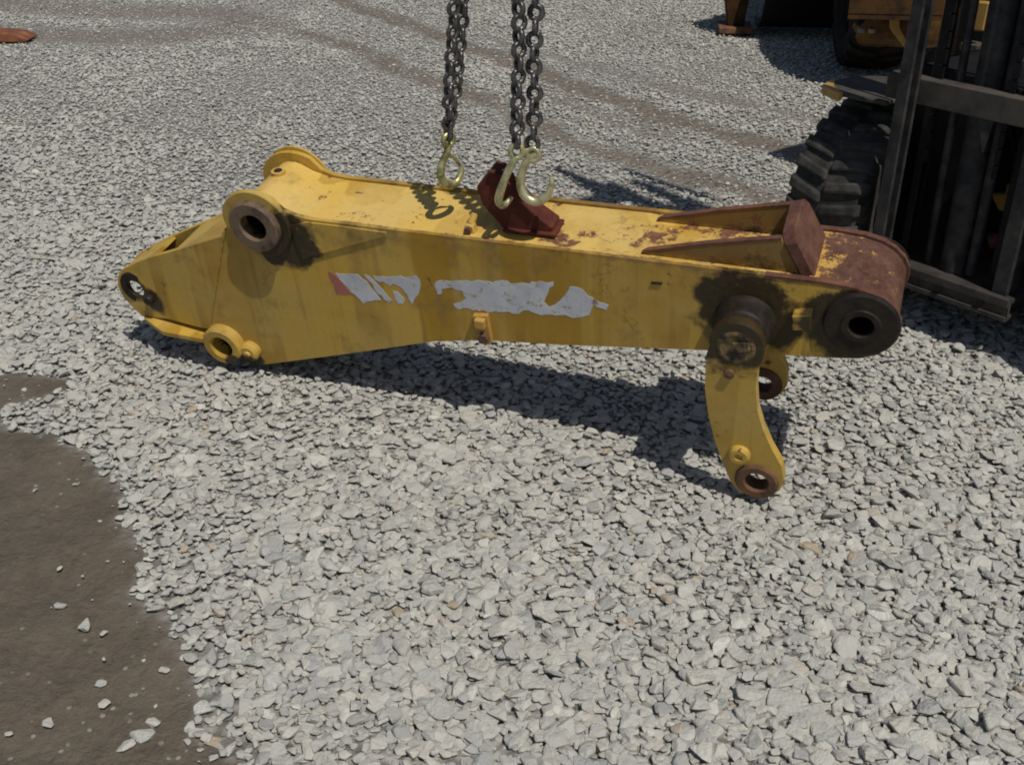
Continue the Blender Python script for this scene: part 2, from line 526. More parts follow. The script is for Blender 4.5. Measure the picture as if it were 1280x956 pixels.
cmb = nt.nodes.new('ShaderNodeCombineXYZ'); g.lk(g.math('MULTIPLY', oi.outputs['Random'], 91), cmb.inputs[0]); g.lk(g.math('MULTIPLY', oi.outputs['Random'], 37), cmb.inputs[1])
g.lk(cmb.outputs[0], vv.inputs[1])
f1 = g.noise(2.2, 5, .65, vec=vv.outputs[0]); f2 = g.noise(9, 4, .7, vec=vv.outputs[0])
col = g.mix(g.math('MULTIPLY', g.ramp(f1, .42, .68), .45), cr.outputs[0], (.40, .375, .33))
col = g.mix(g.math('MULTIPLY', g.ramp(f2, .55, .8), .5), col, (.55, .54, .51))
g.lk(col, b.inputs['Base Color'])
b.inputs['Roughness'].default_value = .88
b.inputs['Specular IOR Level'].default_value = .25
g.bump(g.math('ADD', f1, g.math('MULTIPLY', f2, .5)), .45, .16, b)
M['stone'] = m

stone_col = bpy.data.collections.new('stone_shapes')   # never linked: only a library for the instances
stone_mesh = []
NSH = 18
for i in range(NSH):
    r_ = np.random.default_rng(100 + i)
    asp = (1.0, r_.uniform(.55, .95), r_.uniform(.24, .46))
    bm = bmesh.new()
    k = int(r_.integers(9, 13))
    pts = r_.normal(size=(k * 3, 3)); pts /= np.linalg.norm(pts, axis=1)[:, None]
    keep = [pts[0]]
    for q in pts[1:]:
        if min(np.linalg.norm(q - w) for w in keep) > .62 and len(keep) < k: keep.append(q)
    for q in keep:
        q = np.sign(q) * np.abs(q) ** .85
        bm.verts.new((q[0] * asp[0] * .5, q[1] * asp[1] * .5, q[2] * asp[2] * .5))
    res = bmesh.ops.convex_hull(bm, input=bm.verts)
    bmesh.ops.delete(bm, geom=[v for v in bm.verts if not v.link_faces], context='VERTS')
    bmesh.ops.dissolve_limit(bm, angle_limit=.22, verts=bm.verts, edges=bm.edges)
    bmesh.ops.bevel(bm, geom=list(bm.edges), offset=.042, segments=2, affect='EDGES', profile=.5)
    bmesh.ops.recalc_face_normals(bm, faces=bm.faces)
    me = bpy.data.meshes.new('stone'); bm.to_mesh(me); bm.free()
    me.materials.append(M['stone'])
    stone_mesh.append(me)
    o = bpy.data.objects.new('stone_shape_%02d' % i, me); stone_col.objects.link(o)

# scatter: jittered grid, two layers near the camera, one farther off
S_ = []     # x y z, rx ry rz, scale, idx, layer
def scatter(y0, y1, step, zoff, smin, smax, layer, tilt):
    y = y0
    while y < y1:
        half = .56 * y + 1.15
        x = -half
        while x < half:
            px = x + random.uniform(-.5, .5) * step; py = y + random.uniform(-.5, .5) * step
            x += step
            sd = mud_sd(px, py)
            if sd > 0.012: 
                continue
            if sd > -.05 and random.random() < .30: continue
            tr = track(px, py)
            if tr and random.random() < tr * 1.05: continue
            sc = (smin + (smax - smin) * random.random() ** 1.7) * (1.15 - .15 * sstep(2.3, 3.3, py) - .13 * sstep(4.2, 6.5, py)) * (1.0 + .30 * vnoise(px, py, 1.3, 12.5) + .15 * vnoise(px, py, 4, 3.3))
            if tr > .2: sc *= .75
            z = ground_z(px, py) + zoff + random.uniform(-.004, .006)
            if sd > -.10: z += .004
            S_.append((px, py, z, random.gauss(0, tilt), random.gauss(0, tilt), random.uniform(0, 6.28), sc, random.randrange(NSH), layer))
        y += step
scatter(1.0, 4.4, .020, -.010, .016, .034, 0, .18)
scatter(1.0, 4.4, .025, -.005, .018, .046, 1, .18)
scatter(1.0, 4.4, .044, .000, .022, .060, 1, .20)
scatter(4.4, 9.9, .0235, -.007, .018, .038, 1, .20)
scatter(4.4, 9.9, .060, -.001, .022, .048, 1, .24)
# strays lying on the mud
for _ in range(2400):
    px, py = random.uniform(-2.4, -.2), random.uniform(1.0, 3.0)
    sd = mud_sd(px, py)
    if sd < .01: continue
    if random.random() > .055 + .9 * math.exp(-sd / .055): continue
    sc = random.choice((.005, .006, .007, .008, .010, .012, .015, .02, .026)) * random.uniform(.8, 1.2)
    S_.append((px, py, ground_z(px, py) + .002, random.gauss(0, .15), random.gauss(0, .15), random.uniform(0, 6.28), sc, random.randrange(NSH), 1))
for (px, py, sc) in [(-.929, 1.812, .050), (-1.003, 1.873, .034), (-.71, 1.502, .062), (-.735, 1.475, .045), (-.70, 1.535, .035), (-.902, 1.532, .03), (-.837, 1.64, .028), (-.811, 1.585, .03), (-.72, 1.68, .03), (-.86, 1.98, .02), (-1.05, 2.0, .022), (-1.22, 2.56, .06), (-1.24, 2.62, .045)]:
    S_.append((px, py, ground_z(px, py) + .003, .05, .05, random.uniform(0, 6.28), sc, random.randrange(NSH), 1))
A = np.array(S_)
# the 300 stones that show largest: pieces of the ground in their own right
cp, sp = math.cos(math.radians(29)), math.sin(math.radians(29))
dep = A[:, 1] * cp - (A[:, 2] - 1.6) * sp
u = A[:, 0] / dep * 1360 / 640
v = -(A[:, 1] * sp + (A[:, 2] - 1.6) * cp) / dep * 1360 / 478
inside = (np.abs(u) < .985) & (np.abs(v) < .985) & (A[:, 8] > 0)
score = np.where(inside, A[:, 6] / dep, 0)
pick = np.argsort(-score)[:300]
for i in pick:
    q = A[i]
    o = bpy.data.objects.new('stone', stone_mesh[int(q[7])])
    o.location = q[:3]; o.rotation_euler = q[3:6]; o.scale = (q[6],) * 3
    COL.objects.link(o); o.parent = ground
rest = np.delete(A, pick, axis=0)
me = bpy.data.meshes.new('gravel'); me.from_pydata([tuple(q) for q in rest[:, :3]], [], [])
at = me.attributes.new('rot', 'FLOAT_VECTOR', 'POINT'); at.data.foreach_set('vector', rest[:, 3:6].astype(np.float32).ravel())
at = me.attributes.new('scl', 'FLOAT', 'POINT'); at.data.foreach_set('value', rest[:, 6].astype(np.float32))
at = me.attributes.new('idx', 'INT', 'POINT'); at.data.foreach_set('value', rest[:, 7].astype(np.int32))
gravel = bpy.data.objects.new('gravel', me); COL.objects.link(gravel)
gravel['kind'] = 'stuff'; gravel['label'] = 'grey crushed limestone gravel covering the yard'; gravel['category'] = 'gravel'
ng = bpy.data.node_groups.new('gravel_scatter', 'GeometryNodeTree')
ng.interface.new_socket('Geometry', in_out='INPUT', socket_type='NodeSocketGeometry')
ng.interface.new_socket('Geometry', in_out='OUTPUT', socket_type='NodeSocketGeometry')
gi = ng.nodes.new('NodeGroupInput'); go = ng.nodes.new('NodeGroupOutput')
ip = ng.nodes.new('GeometryNodeInstanceOnPoints'); ci = ng.nodes.new('GeometryNodeCollectionInfo')
ci.inputs['Collection'].default_value = stone_col
ci.inputs['Separate Children'].default_value = True; ci.inputs['Reset Children'].default_value = True
ip.inputs['Pick Instance'].default_value = True
def named(nm, ty):
    n = ng.nodes.new('GeometryNodeInputNamedAttribute'); n.data_type = ty; n.inputs['Name'].default_value = nm
    return n.outputs['Attribute']
ng.links.new(gi.outputs[0], ip.inputs['Points']); ng.links.new(ci.outputs[0], ip.inputs['Instance'])
ng.links.new(named('idx', 'INT'), ip.inputs['Instance Index'])
ng.links.new(named('rot', 'FLOAT_VECTOR'), ip.inputs['Rotation'])
ng.links.new(named('scl', 'FLOAT'), ip.inputs['Scale'])
ng.links.new(ip.outputs[0], go.inputs[0])
md = gravel.modifiers.new('scatter', 'NODES'); md.node_group = ng

# ------------------------------------------------------------------ the excavator stick
O = Vector((-0.7838, 2.9385, 0.03))
Sx, Ny, Tz = Vector((.9367, -.3502, 0)), Vector((.3426, .9162, .2079)), Vector((-.0728, -.1947, .9781))
ARM = Matrix(((Sx.x, Ny.x, Tz.x, O.x), (Sx.y, Ny.y, Tz.y, O.y), (Sx.z, Ny.z, Tz.z, O.z), (0, 0, 0, 1)))
W = .235
arm = empty('excavator_stick', ARM)
tag(arm, 'worn yellow excavator stick hanging from chains just above the gravel', 'excavator arm')

PIV = (.146, .533); TIP = (1.727, .494); LPIN = (1.465, .452); CYL = (-.082, .078); LUG = (-.403, .190)
ear = [(PIV[0] + .112 * math.cos(a), PIV[1] + .092 * math.sin(a)) for a in np.radians(np.linspace(196, 60, 14))]
side = ear + [(.231, .582), (.27, .570), (.315, .566), (.434, .569), (.529, .570), (1.168, .583), (1.558, .591), (1.643, .592), (1.70, .588),
    (1.742, .578), (1.772, .562), (1.795, .540), (1.810, .512), (1.813, .486), (1.807, .458), (1.792, .431), (1.768, .408), (1.735, .393),
    (1.674, .382), (1.601, .372), (1.38, .344), (.993, .283), (.764, .253), (.618, .218), (.325, .112), (0.0, 0.0), (-.05, .006), (-.11, .04), (-.133, .113)]
hole_p = circ(PIV, .046, 20); hole_t = circ(TIP, .034, 20); hole_c = circ(CYL, .034, 18)
for n0, n1 in ((0, .014), (W - .014, W)):
    obj('side_plate', *prism(side, n0, n1, [hole_p, hole_t, hole_c]), M['paint'], arm, bevel=.0025)
# nose: the two cheeks run in towards each other to the cylinder lug
B0, B1 = Vector((.030, .497)), Vector((-.133, .113))
bd = (B1 - B0).normalized(); bn = Vector((bd.y, -bd.x))
if bn.x > 0: bn = -bn
def bend(s, t):
    return max(0.0, (Vector((s, t)) - B0).dot(bn)) * .05 / .36
nose = [(.030, .497), (.012, .470), (-.168, .386), (-.308, .324), (-.37, .292), (-.437, .252), (-.470, .216), (-.482, .180), (-.474, .148), (-.455, .120), (-.412, .084), (-.36, .094), (-.30, .105), (-.185, .108), (-.133, .113)]
lug_hole = [(LUG[0] + .030 * math.cos(a), LUG[1] + .030 * math.sin(a)) for a in np.linspace(0, 2 * math.pi, 18, endpoint=False)]
obj('nose_plate', *prism(nose, 0, .014, [lug_hole], bend), M['paint'], arm, bevel=.002)
obj('nose_plate', *prism(nose, W - .014, W, [lug_hole], lambda s, t: -2.1 * bend(s, t)), M['paint'], arm, bevel=.002)
def weld(path, r, k=6):
    r_ = random.Random(5); P = []
    for i in range(len(path) - 1):
        a, b_ = Vector(path[i]), Vector(path[i + 1])
        m_ = max(1, int((b_ - a).length / .007))
        P += [a.lerp(b_, j / m_) for j in range(m_)]
    P.append(Vector(path[-1]))
    return tube(P, [r * r_.uniform(.7, 1.25) for _ in P], k)
obj('weld_bead', *weld([(.028, -.001, .492), (-.133, -.001, .115)], .0035), M['paint'], arm, smooth=60)
obj('weld_bead', *weld([(.33, .013, .5635), (.529, .013, .5675), (1.168, .013, .5805), (1.52, .013, .587)], .0035), M['paint_top'], arm, smooth=60)
# collars round the lug holes
for sgn in (0, 1):
    n = .046 if sgn == 0 else W - .098
    d = -1 if sgn == 0 else 1
    obj('lug_collar', *lathe(LUG, [(.030, n + d * .0), (.058, n), (.058, n + d * .004), (.054, n + d * .008), (.030, n + d * .008)], 24, True), M['greased'], arm, smooth=30)
obj('lug_bolt', *lathe((-.352, .168), [(.0001, .014), (.014, .014), (.017, .020), (.017, .045)], 10), M['greased'], arm)
# plates closing the box
top_path = [(1.60, .583), (1.168, .577), (.529, .563), (.315, .561), (.255, .565), (.205, .578), (.170, .5955), (.14, .5995)]
obj('top_plate', *strip(top_path[::-1], .016, W - .016, .012), M['paint_top'], arm, smooth=30)
obj('bottom_plate', *strip([(-.02, .012), (.325, .124), (.618, .230), (.764, .262), (.993, .292), (1.38, .353), (1.674, .392)], .016, W - .016, .012), M['paint'], arm)
def nose_cover(name, cv, th_):
    V, F = strip(cv, 0, 1, th_)
    V = [(v[0], (bend(v[0], v[2]) + .012) if v[1] < .5 else (W - 2.1 * bend(v[0], v[2]) - .012), v[2]) for v in V]
    return obj(name, V, F, M['paint'], arm, smooth=30)
nose_cover('nose_cover', [(-.200, .366), (-.168, .384), (-.02, .455), (.012, .470), (.040, .500)], .010)
nose_cover('nose_tip_cover', [(-.428, .254), (-.37, .289), (-.295, .327)], .010)
fl = [(-.412, .045), (-.395, .022), (-.30, -.022), (-.12, -.024), (-.12, W + .022), (-.30, W + .022), (-.395, W - .10), (-.412, W - .12)]
V = [(p[0], p[1], .074) for p in fl] + [(p[0], p[1], .092) for p in fl]
obj('nose_floor', V, [tuple(range(8)), tuple(range(15, 7, -1))] + [(i, (i + 1) % 8, (i + 1) % 8 + 8, i + 8) for i in range(8)], M['paint'], arm, bevel=.002)
# wrapped plate at the bucket end, bare and rusty
wrap = [(1.598, .587), (1.643, .587), (1.70, .583), (1.738, .573), (1.767, .558), (1.789, .537), (1.803, .511), (1.806, .486), (1.800, .460), (1.787, .436), (1.764, .414), (1.735, .400), (1.674, .389)]
obj('end_wrap', *strip(wrap, .015, W - .015, .012), M['rust_flaked'], arm, smooth=40)
# rusted rims of the side plates round the tip
for n0, n1 in ((-.0015, .0155), (W - .0155, W + .0015)):
    rim = [(1.50, .5895), (1.643, .5925), (1.70, .5885), (1.742, .5785), (1.772, .5625), (1.7955, .5405), (1.8105, .512), (1.8135, .486), (1.8075, .458)]
    obj('plate_rim', *strip([(p[0] + .0008, p[1] + .0012) for p in rim], n0, n1, .006), M['rust'], arm, smooth=40)

# pivot tube with its stepped collar
for sgn in (0, 1):
    f_ = (lambda n: n) if sgn == 0 else (lambda n: W - n)
    obj('pivot_collar', *lathe(PIV, [(.046, f_(.0)), (.102, f_(.0)), (.102, f_(-.007)), (.098, f_(-.011)), (.046, f_(-.011))], 40, True), M['paint'], arm, smooth=30)
    o = obj('pivot_ring', *lathe(PIV, [(.039, f_(-.010)), (.075, f_(-.010)), (.075, f_(-.027)), (.071, f_(-.031)), (.042, f_(-.031)), (.039, f_(-.028))], 36, True), M['greased_ring'], arm, smooth=30)
pt = obj('pivot_tube', *lathe(PIV, [(.047, .0), (.060, .0), (.060, W), (.047, W)], 36, True), M['bore'], arm, smooth=30)
obj('tube_cover', *strip([(PIV[0] + .0665 * math.cos(a), PIV[1] + .0665 * math.sin(a)) for a in np.radians(np.linspace(215, 62, 14))], .016, W - .016, .005), M['paint_top'], pt, smooth=30)
# bucket-end boss
for sgn in (0, 1):
    f_ = (lambda n: n) if sgn == 0 else (lambda n: W - n)
    obj('tip_boss', *lathe(TIP, [(.028, f_(.0)), (.086, f_(.0)), (.086, f_(-.007)), (.081, f_(-.011)), (.046, f_(-.012)), (.043, f_(-.015)), (.031, f_(-.015)), (.028, f_(-.012))], 40, True), M['greased'], arm, smooth=30)
obj('tip_tube', *lathe(TIP, [(.034, .0), (.06, .0), (.06, W), (.034, W)], 28, True), M['bore'], arm, smooth=30)
# bucket-cylinder boss at the low corner
for sgn in (0, 1):
    f_ = (lambda n: n) if sgn == 0 else (lambda n: W - n)
    o = obj('cylinder_boss', *lathe(CYL, [(.034, f_(.0)), (.066, f_(.0)), (.066, f_(-.026)), (.060, f_(-.033)), (.040, f_(-.033)), (.034, f_(-.026))], 30, True), M['paint'], arm, smooth=30)
    obj('grease_plug', *lathe((.004, .066), [(.032, f_(.0)), (.032, f_(-.020)), (.024, f_(-.028)), (.012, f_(-.028)), (.010, f_(-.034)), (.0001, f_(-.034))], 18), M['paint'], arm, smooth=30)
obj('cylinder_tube', *lathe(CYL, [(.034, .0), (.050, .0), (.050, W), (.034, W)], 24, True), M['bore'], arm, smooth=30)
# stiffening wedge beside the pivot
obj('stiffener', *prism([(.262, .430), (.285, .445), (.536, .551), (.537, .5635), (.40, .5625), (.30, .5605), (.245, .54)], -.005, -.0005), M['paint'], arm, bevel=.002)
# small brackets and blocks on the near side
br = obj('hose_bracket', *join(prism([(.757, .345), (.80, .352), (.806, .262), (.785, .250), (.768, .262)], -.016, -.0005), box(.768, .796, -.034, -.016, .318, .345)), M['mach_yellow'], arm, bevel=.002)
obj('nut', *lathe((.787, .282), [(.016, -.016), (.016, -.032), (.0001, -.032)], 6), M['bushing'], br)
obj('lock_block', *prism([(1.578, .470), (1.619, .478), (1.616, .519), (1.574, .511)], -.034, -.0005), M['paint'], arm, bevel=.002)
obj('slot_plug', *prism([(1.235, .520), (1.262, .523), (1.262, .529), (1.235, .526)], -.003, -.0003), M['bore'], arm)

# torn film, flat on the plate
def torn(ol, amp=.0045, seed=0):
    r_ = random.Random(seed); out = []
    for i in range(len(ol)):
        a, b_ = Vector(ol[i]), Vector(ol[(i + 1) % len(ol)])
        k = max(1, int((b_ - a).length / .011))
        for j in range(k):
            p = a.lerp(b_, j / k)
            q = amp * (1.0 if j else .5)
            out.append((p.x + r_.uniform(-q, q), p.y + r_.uniform(-q, q)))
    return out
obj('torn_sticker', *prism(torn([(.354, .402), (.40, .408), (.424, .410), (.436, .398), (.452, .378), (.470, .352), (.482, .336), (.45, .324), (.424, .314), (.402, .338), (.378, .366)]), -.0007, .0005), M['decal'], arm)
obj('torn_sticker', *prism(torn([(.444, .412), (.458, .412), (.492, .372), (.516, .338), (.505, .330), (.492, .338), (.468, .370)]), -.0007, .0005), M['decal'], arm)
obj('torn_sticker', *prism(torn([(.470, .413), (.50, .417), (.530, .421), (.553, .427), (.575, .424), (.601, .435), (.611, .411), (.606, .392), (.597, .372), (.584, .352), (.576, .340), (.566, .356), (.560, .378), (.548, .392), (.530, .396), (.518, .388), (.500, .398), (.486, .396)]), -.0007, .0005), M['decal'], arm)
obj('torn_sticker', *prism(torn([(.522, .372), (.538, .374), (.554, .352), (.548, .334), (.530, .333)]), -.0007, .0005), M['decal'], arm)
obj('torn_sticker', *prism(torn([(.330, .407), (.349, .401), (.376, .362), (.399, .336), (.37, .331), (.344, .333)]), -.0007, .0005), M['decal_red'], arm)
obj('torn_sticker', *prism(torn([(.654, .424), (.669, .434), (.70, .436), (.72, .441), (.795, .450), (.86, .462), (.87, .458), (.985, .481), (.986, .470), (.972, .462), (.964, .440), (.956, .416), (.968, .403), (.985, .412), (1.000, .429), (1.015, .450), (1.027, .476), (1.045, .478), (1.060, .470), (1.072, .455), (1.084, .452), (1.10, .438), (1.085, .428), (1.079, .411), (1.075, .396), (1.062, .388), (1.048, .382), (1.032, .379), (1.01, .386), (.99, .377), (.958, .376), (.93, .374), (.91, .381), (.888, .367), (.865, .363), (.82, .360), (.774, .352), (.74, .354), (.705, .347), (.700, .364), (.722, .372), (.738, .388), (.728, .411), (.69, .412), (.672, .404), (.668, .388), (.656, .385)]), -.0007, .0005), M['decal'], arm)
obj('torn_sticker', *prism(torn([(1.090, .446), (1.126, .438), (1.121, .420), (1.098, .424), (1.082, .436)]), -.0007, .0005), M['decal'], arm)

# stop on the top: leaning cross plate and two gussets
GN0, GN1 = .026, .205
V, F = [], []
prof_lo = [(1.578, .583), (1.612, .583)]; hi_ = [(1.522, .676), (1.552, .688)]
def lean(n, k):   # k = 0 base .. 1 top
    a = Vector(prof_lo[0]).lerp(Vector(hi_[0]), k); b_ = Vector(prof_lo[1]).lerp(Vector(hi_[1]), k)
    return a, b_
contour = [(GN0, 0), (GN0 + .004, .80), (GN0 + .016, .95), (GN0 + .035, 1.0), (GN1 - .03, 1.04), (GN1 - .012, .98), (GN1, .84), (GN1, 0)]
for n, k in contour:
    a, b_ = lean(n, k); V += [(a.x, n, a.y), (b_.x, n, b_.y)]
c = len(contour)
F = [(2 * i, 2 * i + 1, 2 * ((i + 1) % c) + 1, 2 * ((i + 1) % c)) for i in range(c)] + [tuple(2 * i for i in range(c)), tuple(2 * i + 1 for i in reversed(range(c)))]
obj('stop_plate', V, F, M['rust'], arm, bevel=.003)
gus = [(1.200, .579), (1.215, .590), (1.36, .632), (1.525, .672), (1.565, .600), (1.572, .582)]
gst = obj('gusset', *prism(gus, .034, .046), M['paint'], arm, bevel=.0015)
obj('rusty_edge', *strip([(1.200, .5805), (1.215, .5915), (1.36, .6335), (1.525, .6735)], .0325, .0475, .004), M['rust'], gst)
gst = obj('gusset', *prism(gus, .184, .196), M['paint'], arm, bevel=.0015)
obj('rusty_edge', *strip([(1.200, .5805), (1.215, .5915), (1.36, .6335), (1.525, .6735)], .1825, .1975, .004), M['rust'], gst)
# lifting lug, red oxide, leaning over to the left
def shr(pl, k=.88, c=(.890, .577)):
    return [(c[0] + (p[0] - c[0]) * k, c[1] + (p[1] - c[1]) * (k if p[1] > .60 else 1)) for p in pl]
lug = obj('lifting_lug', *prism(shr([(.832, .5735), (.970, .5785), (.982, .604), (.926, .642), (.856, .714), (.832, .757), (.803, .762), (.757, .704), (.770, .648)]), .060, .118), M['red_lug'], arm, bevel=.004)
obj('lug_flange', *prism([(.838, .5742), (.978, .5790), (.978, .588), (.838, .5832)], .050, .126), M['red_lug'], lug, bevel=.002)
obj('lug_lip', *strip(shr([(.803, .766), (.836, .761), (.860, .718), (.930, .646)]), .054, .068, .009), M['red_lug'], lug, bevel=.002)
bk = obj('clamp_stub', *join(prism([(.735, .566), (.768, .567), (.764, .590), (.742, .589)], .034, .058), cyl((.752, .052, .585), (.758, .070, .606), .010, 10)), M['paint_top'], arm, bevel=.002)
obj('bolt_head', *lathe((.752, .580), [(.0001, .024), (.010, .024), (.010, .035)], 6), M['bushing'], bk)
pl = obj('oil_plug', *tube([(.140, .150, .588), (.140, .150, .608)], .020, 18), M['paint_top'], arm, smooth=30)
obj('plug_socket', *tube([(.140, .150, .6075), (.140, .150, .6088)], .012, 14), M['bore'], pl)

# bucket lever: a pair of curved plates on one pin
lev = [(1.394, .408), (1.395, .306), (1.408, .217), (1.428, .138), (1.450, .073), (1.474, .007), (1.499, -.024), (1.537, -.034), (1.575, -.020), (1.600, .010), (1.608, .046), (1.597, .096), (1.568, .148), (1.542, .210), (1.525, .264), (1.517, .333), (1.517, .388), (1.527, .428)] + [(1.463 + .064 * math.cos(a), .450 + .066 * math.sin(a)) for a in np.radians(np.linspace(-14, 194, 16))]
LB = (1.541, .030)
def rot(p, a):
    dx, dy = p[0] - LPIN[0], p[1] - LPIN[1]
    return (LPIN[0] + dx * math.cos(a) - dy * math.sin(a), LPIN[1] + dx * math.sin(a) + dy * math.cos(a))
for sgn in (0, 1):
    a = 0 if sgn == 0 else -math.radians(7.5)
    f_ = (lambda n: n) if sgn == 0 else (lambda n: W - .015 - n)
    ol = [rot(p, a) for p in lev]; lb = rot(LB, a)
    lp = obj('lever_plate', *prism(ol, f_(-.069), f_(-.098), [circ(lb, .031, 20)]), M['paint_lever'] if 'paint_lever' in M else M['paint'], arm, bevel=.003)
    obj('bushing', *lathe(lb, [(.029, f_(-.062)), (.056, f_(-.062)), (.056, f_(-.104)), (.050, f_(-.109)), (.033, f_(-.109)), (.029, f_(-.104))], 30, True), M['bushing'], lp, smooth=30)
    gp = rot((1.492, .112), a)
    obj('grease_boss', *lathe(gp, [(.028, f_(-.097)), (.028, f_(-.108)), (.022, f_(-.114)), (.011, f_(-.114)), (.010, f_(-.108)), (.0001, f_(-.108))], 20), M['paint'], lp, smooth=30)
    hc = rot((1.463, .445), a)
    obj('pin_cap', *lathe(hc, [(.046, f_(-.097)), (.046, f_(-.0985)), (.038, f_(-.101)), (.034, f_(-.0995)), (.0001, f_(-.099))], 26), M['greased_lever'], lp, smooth=30)
    obj('pin_key', *prism([rot(p, a) for p in [(1.452, .462), (1.492, .470), (1.498, .446), (1.470, .436)]], f_(-.098), f_(-.106)), M['greased_lever'], lp, bevel=.003)
    obj('bolt', *lathe(rot((1.452, .366), a), [(.013, f_(-.097)), (.013, f_(-.106)), (.0001, f_(-.108))], 8), M['bushing'], lp)
    obj('pin_boss', *lathe(LPIN, [(.030, f_(.0)), (.074, f_(.0)), (.071, f_(-.018)), (.066, f_(-.022)), (.066, f_(-.050)), (.062, f_(-.056)), (.062, f_(-.068)), (.030, f_(-.068))], 32, True), M['greased'], arm, smooth=30)
obj('lever_pin', *lathe(LPIN, [(.0001, -.07), (.030, -.07), (.030, W + .055), (.0001, W + .055)], 18), M['bushing'], arm)

# ------------------------------------------------------------------ lifting chains
def AP(s, n, t):
    return ARM @ Vector((s, n, t))

def link_mesh(wire, width, length):
    path = []
    r = width / 2 - wire; h = length / 2 - width / 2
    for i in range(9):
        a = math.pi * i / 8; path.append((r * math.cos(a), 0, h + r * math.sin(a)))
    for i in range(9):
        a = math.pi + math.pi * i / 8; path.append((r * math.cos(a), 0, -h + r * math.sin(a)))
    V, F = tube(path, wire, 7, closed=True)
    me = bpy.data.meshes.new('chain_link'); me.from_pydata([tuple(v) for v in V], [], F)
    for p in me.polygons: p.use_smooth = True
    me.materials.append(M['chain'])
    return me

def hook_geo(pts, rads):
    # smooth the control polyline (Catmull-Rom) and tube it
    P = [Vector(p) for p in pts]; out, rr = [], []
    for i in range(len(P) - 1):
        p0, p1, p2, p3 = P[max(i - 1, 0)], P[i], P[i + 1], P[min(i + 2, len(P) - 1)]
        for k in range(5):
            t = k / 5
            out.append(.5 * ((2 * p1) + (p2 - p0) * t + (2 * p0 - 5 * p1 + 4 * p2 - p3) * t * t + (3 * p1 - p0 - 3 * p2 + p3) * t ** 3))
            rr.append(.84 * (rads[i] + (rads[i + 1] - rads[i]) * t))
    out.append(P[-1]); rr.append(.84 * rads[-1])
    return tube(out, rr, 10)

def chain(foot, top, wire, width, pitch, twist, label, hook_pts, hook_rads, hook_rot, hmat, strands=((0, 0),)):
    root = empty('lifting_chain', loc=foot)
    tag(root, label, 'chain', 'chains holding up the excavator stick')
    me = link_mesh(wire, width, pitch + 2 * wire)
    d = top - foot; L = d.length; d.normalize()
    q = d.to_track_quat('Z', 'Y')
    for i, ox, oy in [(i, ox, oy) for ox, oy in strands for i in range(int(L / pitch))]:
        o = bpy.data.objects.new('chain_link', me); COL.objects.link(o); o.parent = root
        o.location = d * (pitch * (i + .5 + 20 * oy)) + Vector((ox, oy, 0)) * min(1, i / 4) + Vector((random.gauss(0, .0012), random.gauss(0, .0012), 0))
        o.rotation_mode = 'QUATERNION'
        o.rotation_quaternion = q @ Matrix.Rotation(twist + (math.pi / 2 if i % 2 else 0) + random.gauss(0, .10) + i * .012, 3, 'Z').to_quaternion() @ Matrix.Rotation(random.gauss(0, .05), 3, 'Y').to_quaternion()
    eye = tube([(0.017 * math.cos(a), 0, -.012 + .017 * math.sin(a)) for a in np.linspace(0, 2 * math.pi, 16, endpoint=False)], .0085, 8, closed=True)
    hk = obj('hook', *join(hook_geo(hook_pts, hook_rads), eye), hmat, root, smooth=50)
    hk.rotation_euler = hook_rot; hk.scale = (.88, .88, .88)
    return root

FORK_Z = 2.34
r3 = .0115
# the C of a slip hook: neck, back, bowl, point
HOOK = [(0, 0, -.026), (-.006, 0, -.048), (-.026, 0, -.078), (-.030, 0, -.112), (-.010, 0, -.140), (.022, 0, -.142), (.043, 0, -.118), (.046, 0, -.092)]
HR = [.013, .012, .0125, .0145, .016, .0145, .011, .005]
lc = chain(AP(.69, .11, .795), Vector((-.005, 2.60, FORK_Z)), .0060, .037, .0275, .75,
      'dark chain hanging alone at the left, its latched hook dangling over the stick', HOOK, HR, (0, 0, math.radians(42)), M['hook_grease'], ((-.007, -.016), (.012, .018)))
obj('latch', *tube([(-.008, 0, -.050), (.020, 0, -.066), (.040, 0, -.094)], [.006, .007, .004], 8), M['hook_grease'], [c_ for c_ in lc.children if c_.name.startswith('hook')][0])
# hook A leans into the red lug, seen nearly edge-on
HA = [(0, 0, -.024), (-.012, 0, -.045), (-.030, 0, -.085), (-.044, -.004, -.125), (-.050, .004, -.155), (-.040, .030, -.176), (-.020, .055, -.160)]
chain(AP(.900, .035, .828), Vector((.030, 2.50, FORK_Z)), .0067, .042, .0295, .2,
      'left one of two dark chains side by side, its hook on the red lug', HA, [.013, .0125, .0125, .014, .014, .012, .007], (0, 0, math.radians(-8)), M['hook'])
HB = [(.012, 0, -.010), (-.010, 0, -.022), (-.026, 0, -.052), (-.034, 0, -.092), (-.022, 0, -.128), (.010, 0, -.143), (.040, 0, -.124), (.052, 0, -.090), (.050, 0, -.070)]
chain(AP(.936, .046, .818), Vector((.060, 2.497, FORK_Z)), .0067, .042, .0295, 1.0,
      'right one of the two dark chains side by side, ending in an open hook', HB, [.010, .0125, .013, .0145, .016, .0155, .0135, .010, .006], (0, 0, math.radians(-14)), M['hook'])

# ------------------------------------------------------------------ forklift holding the chains
th = math.radians(50)
e1 = Vector((math.cos(th), -math.sin(th), 0)); e2 = Vector((-math.sin(th), -math.cos(th), 0))
Bf = Vector((1.428, 3.188, 0))
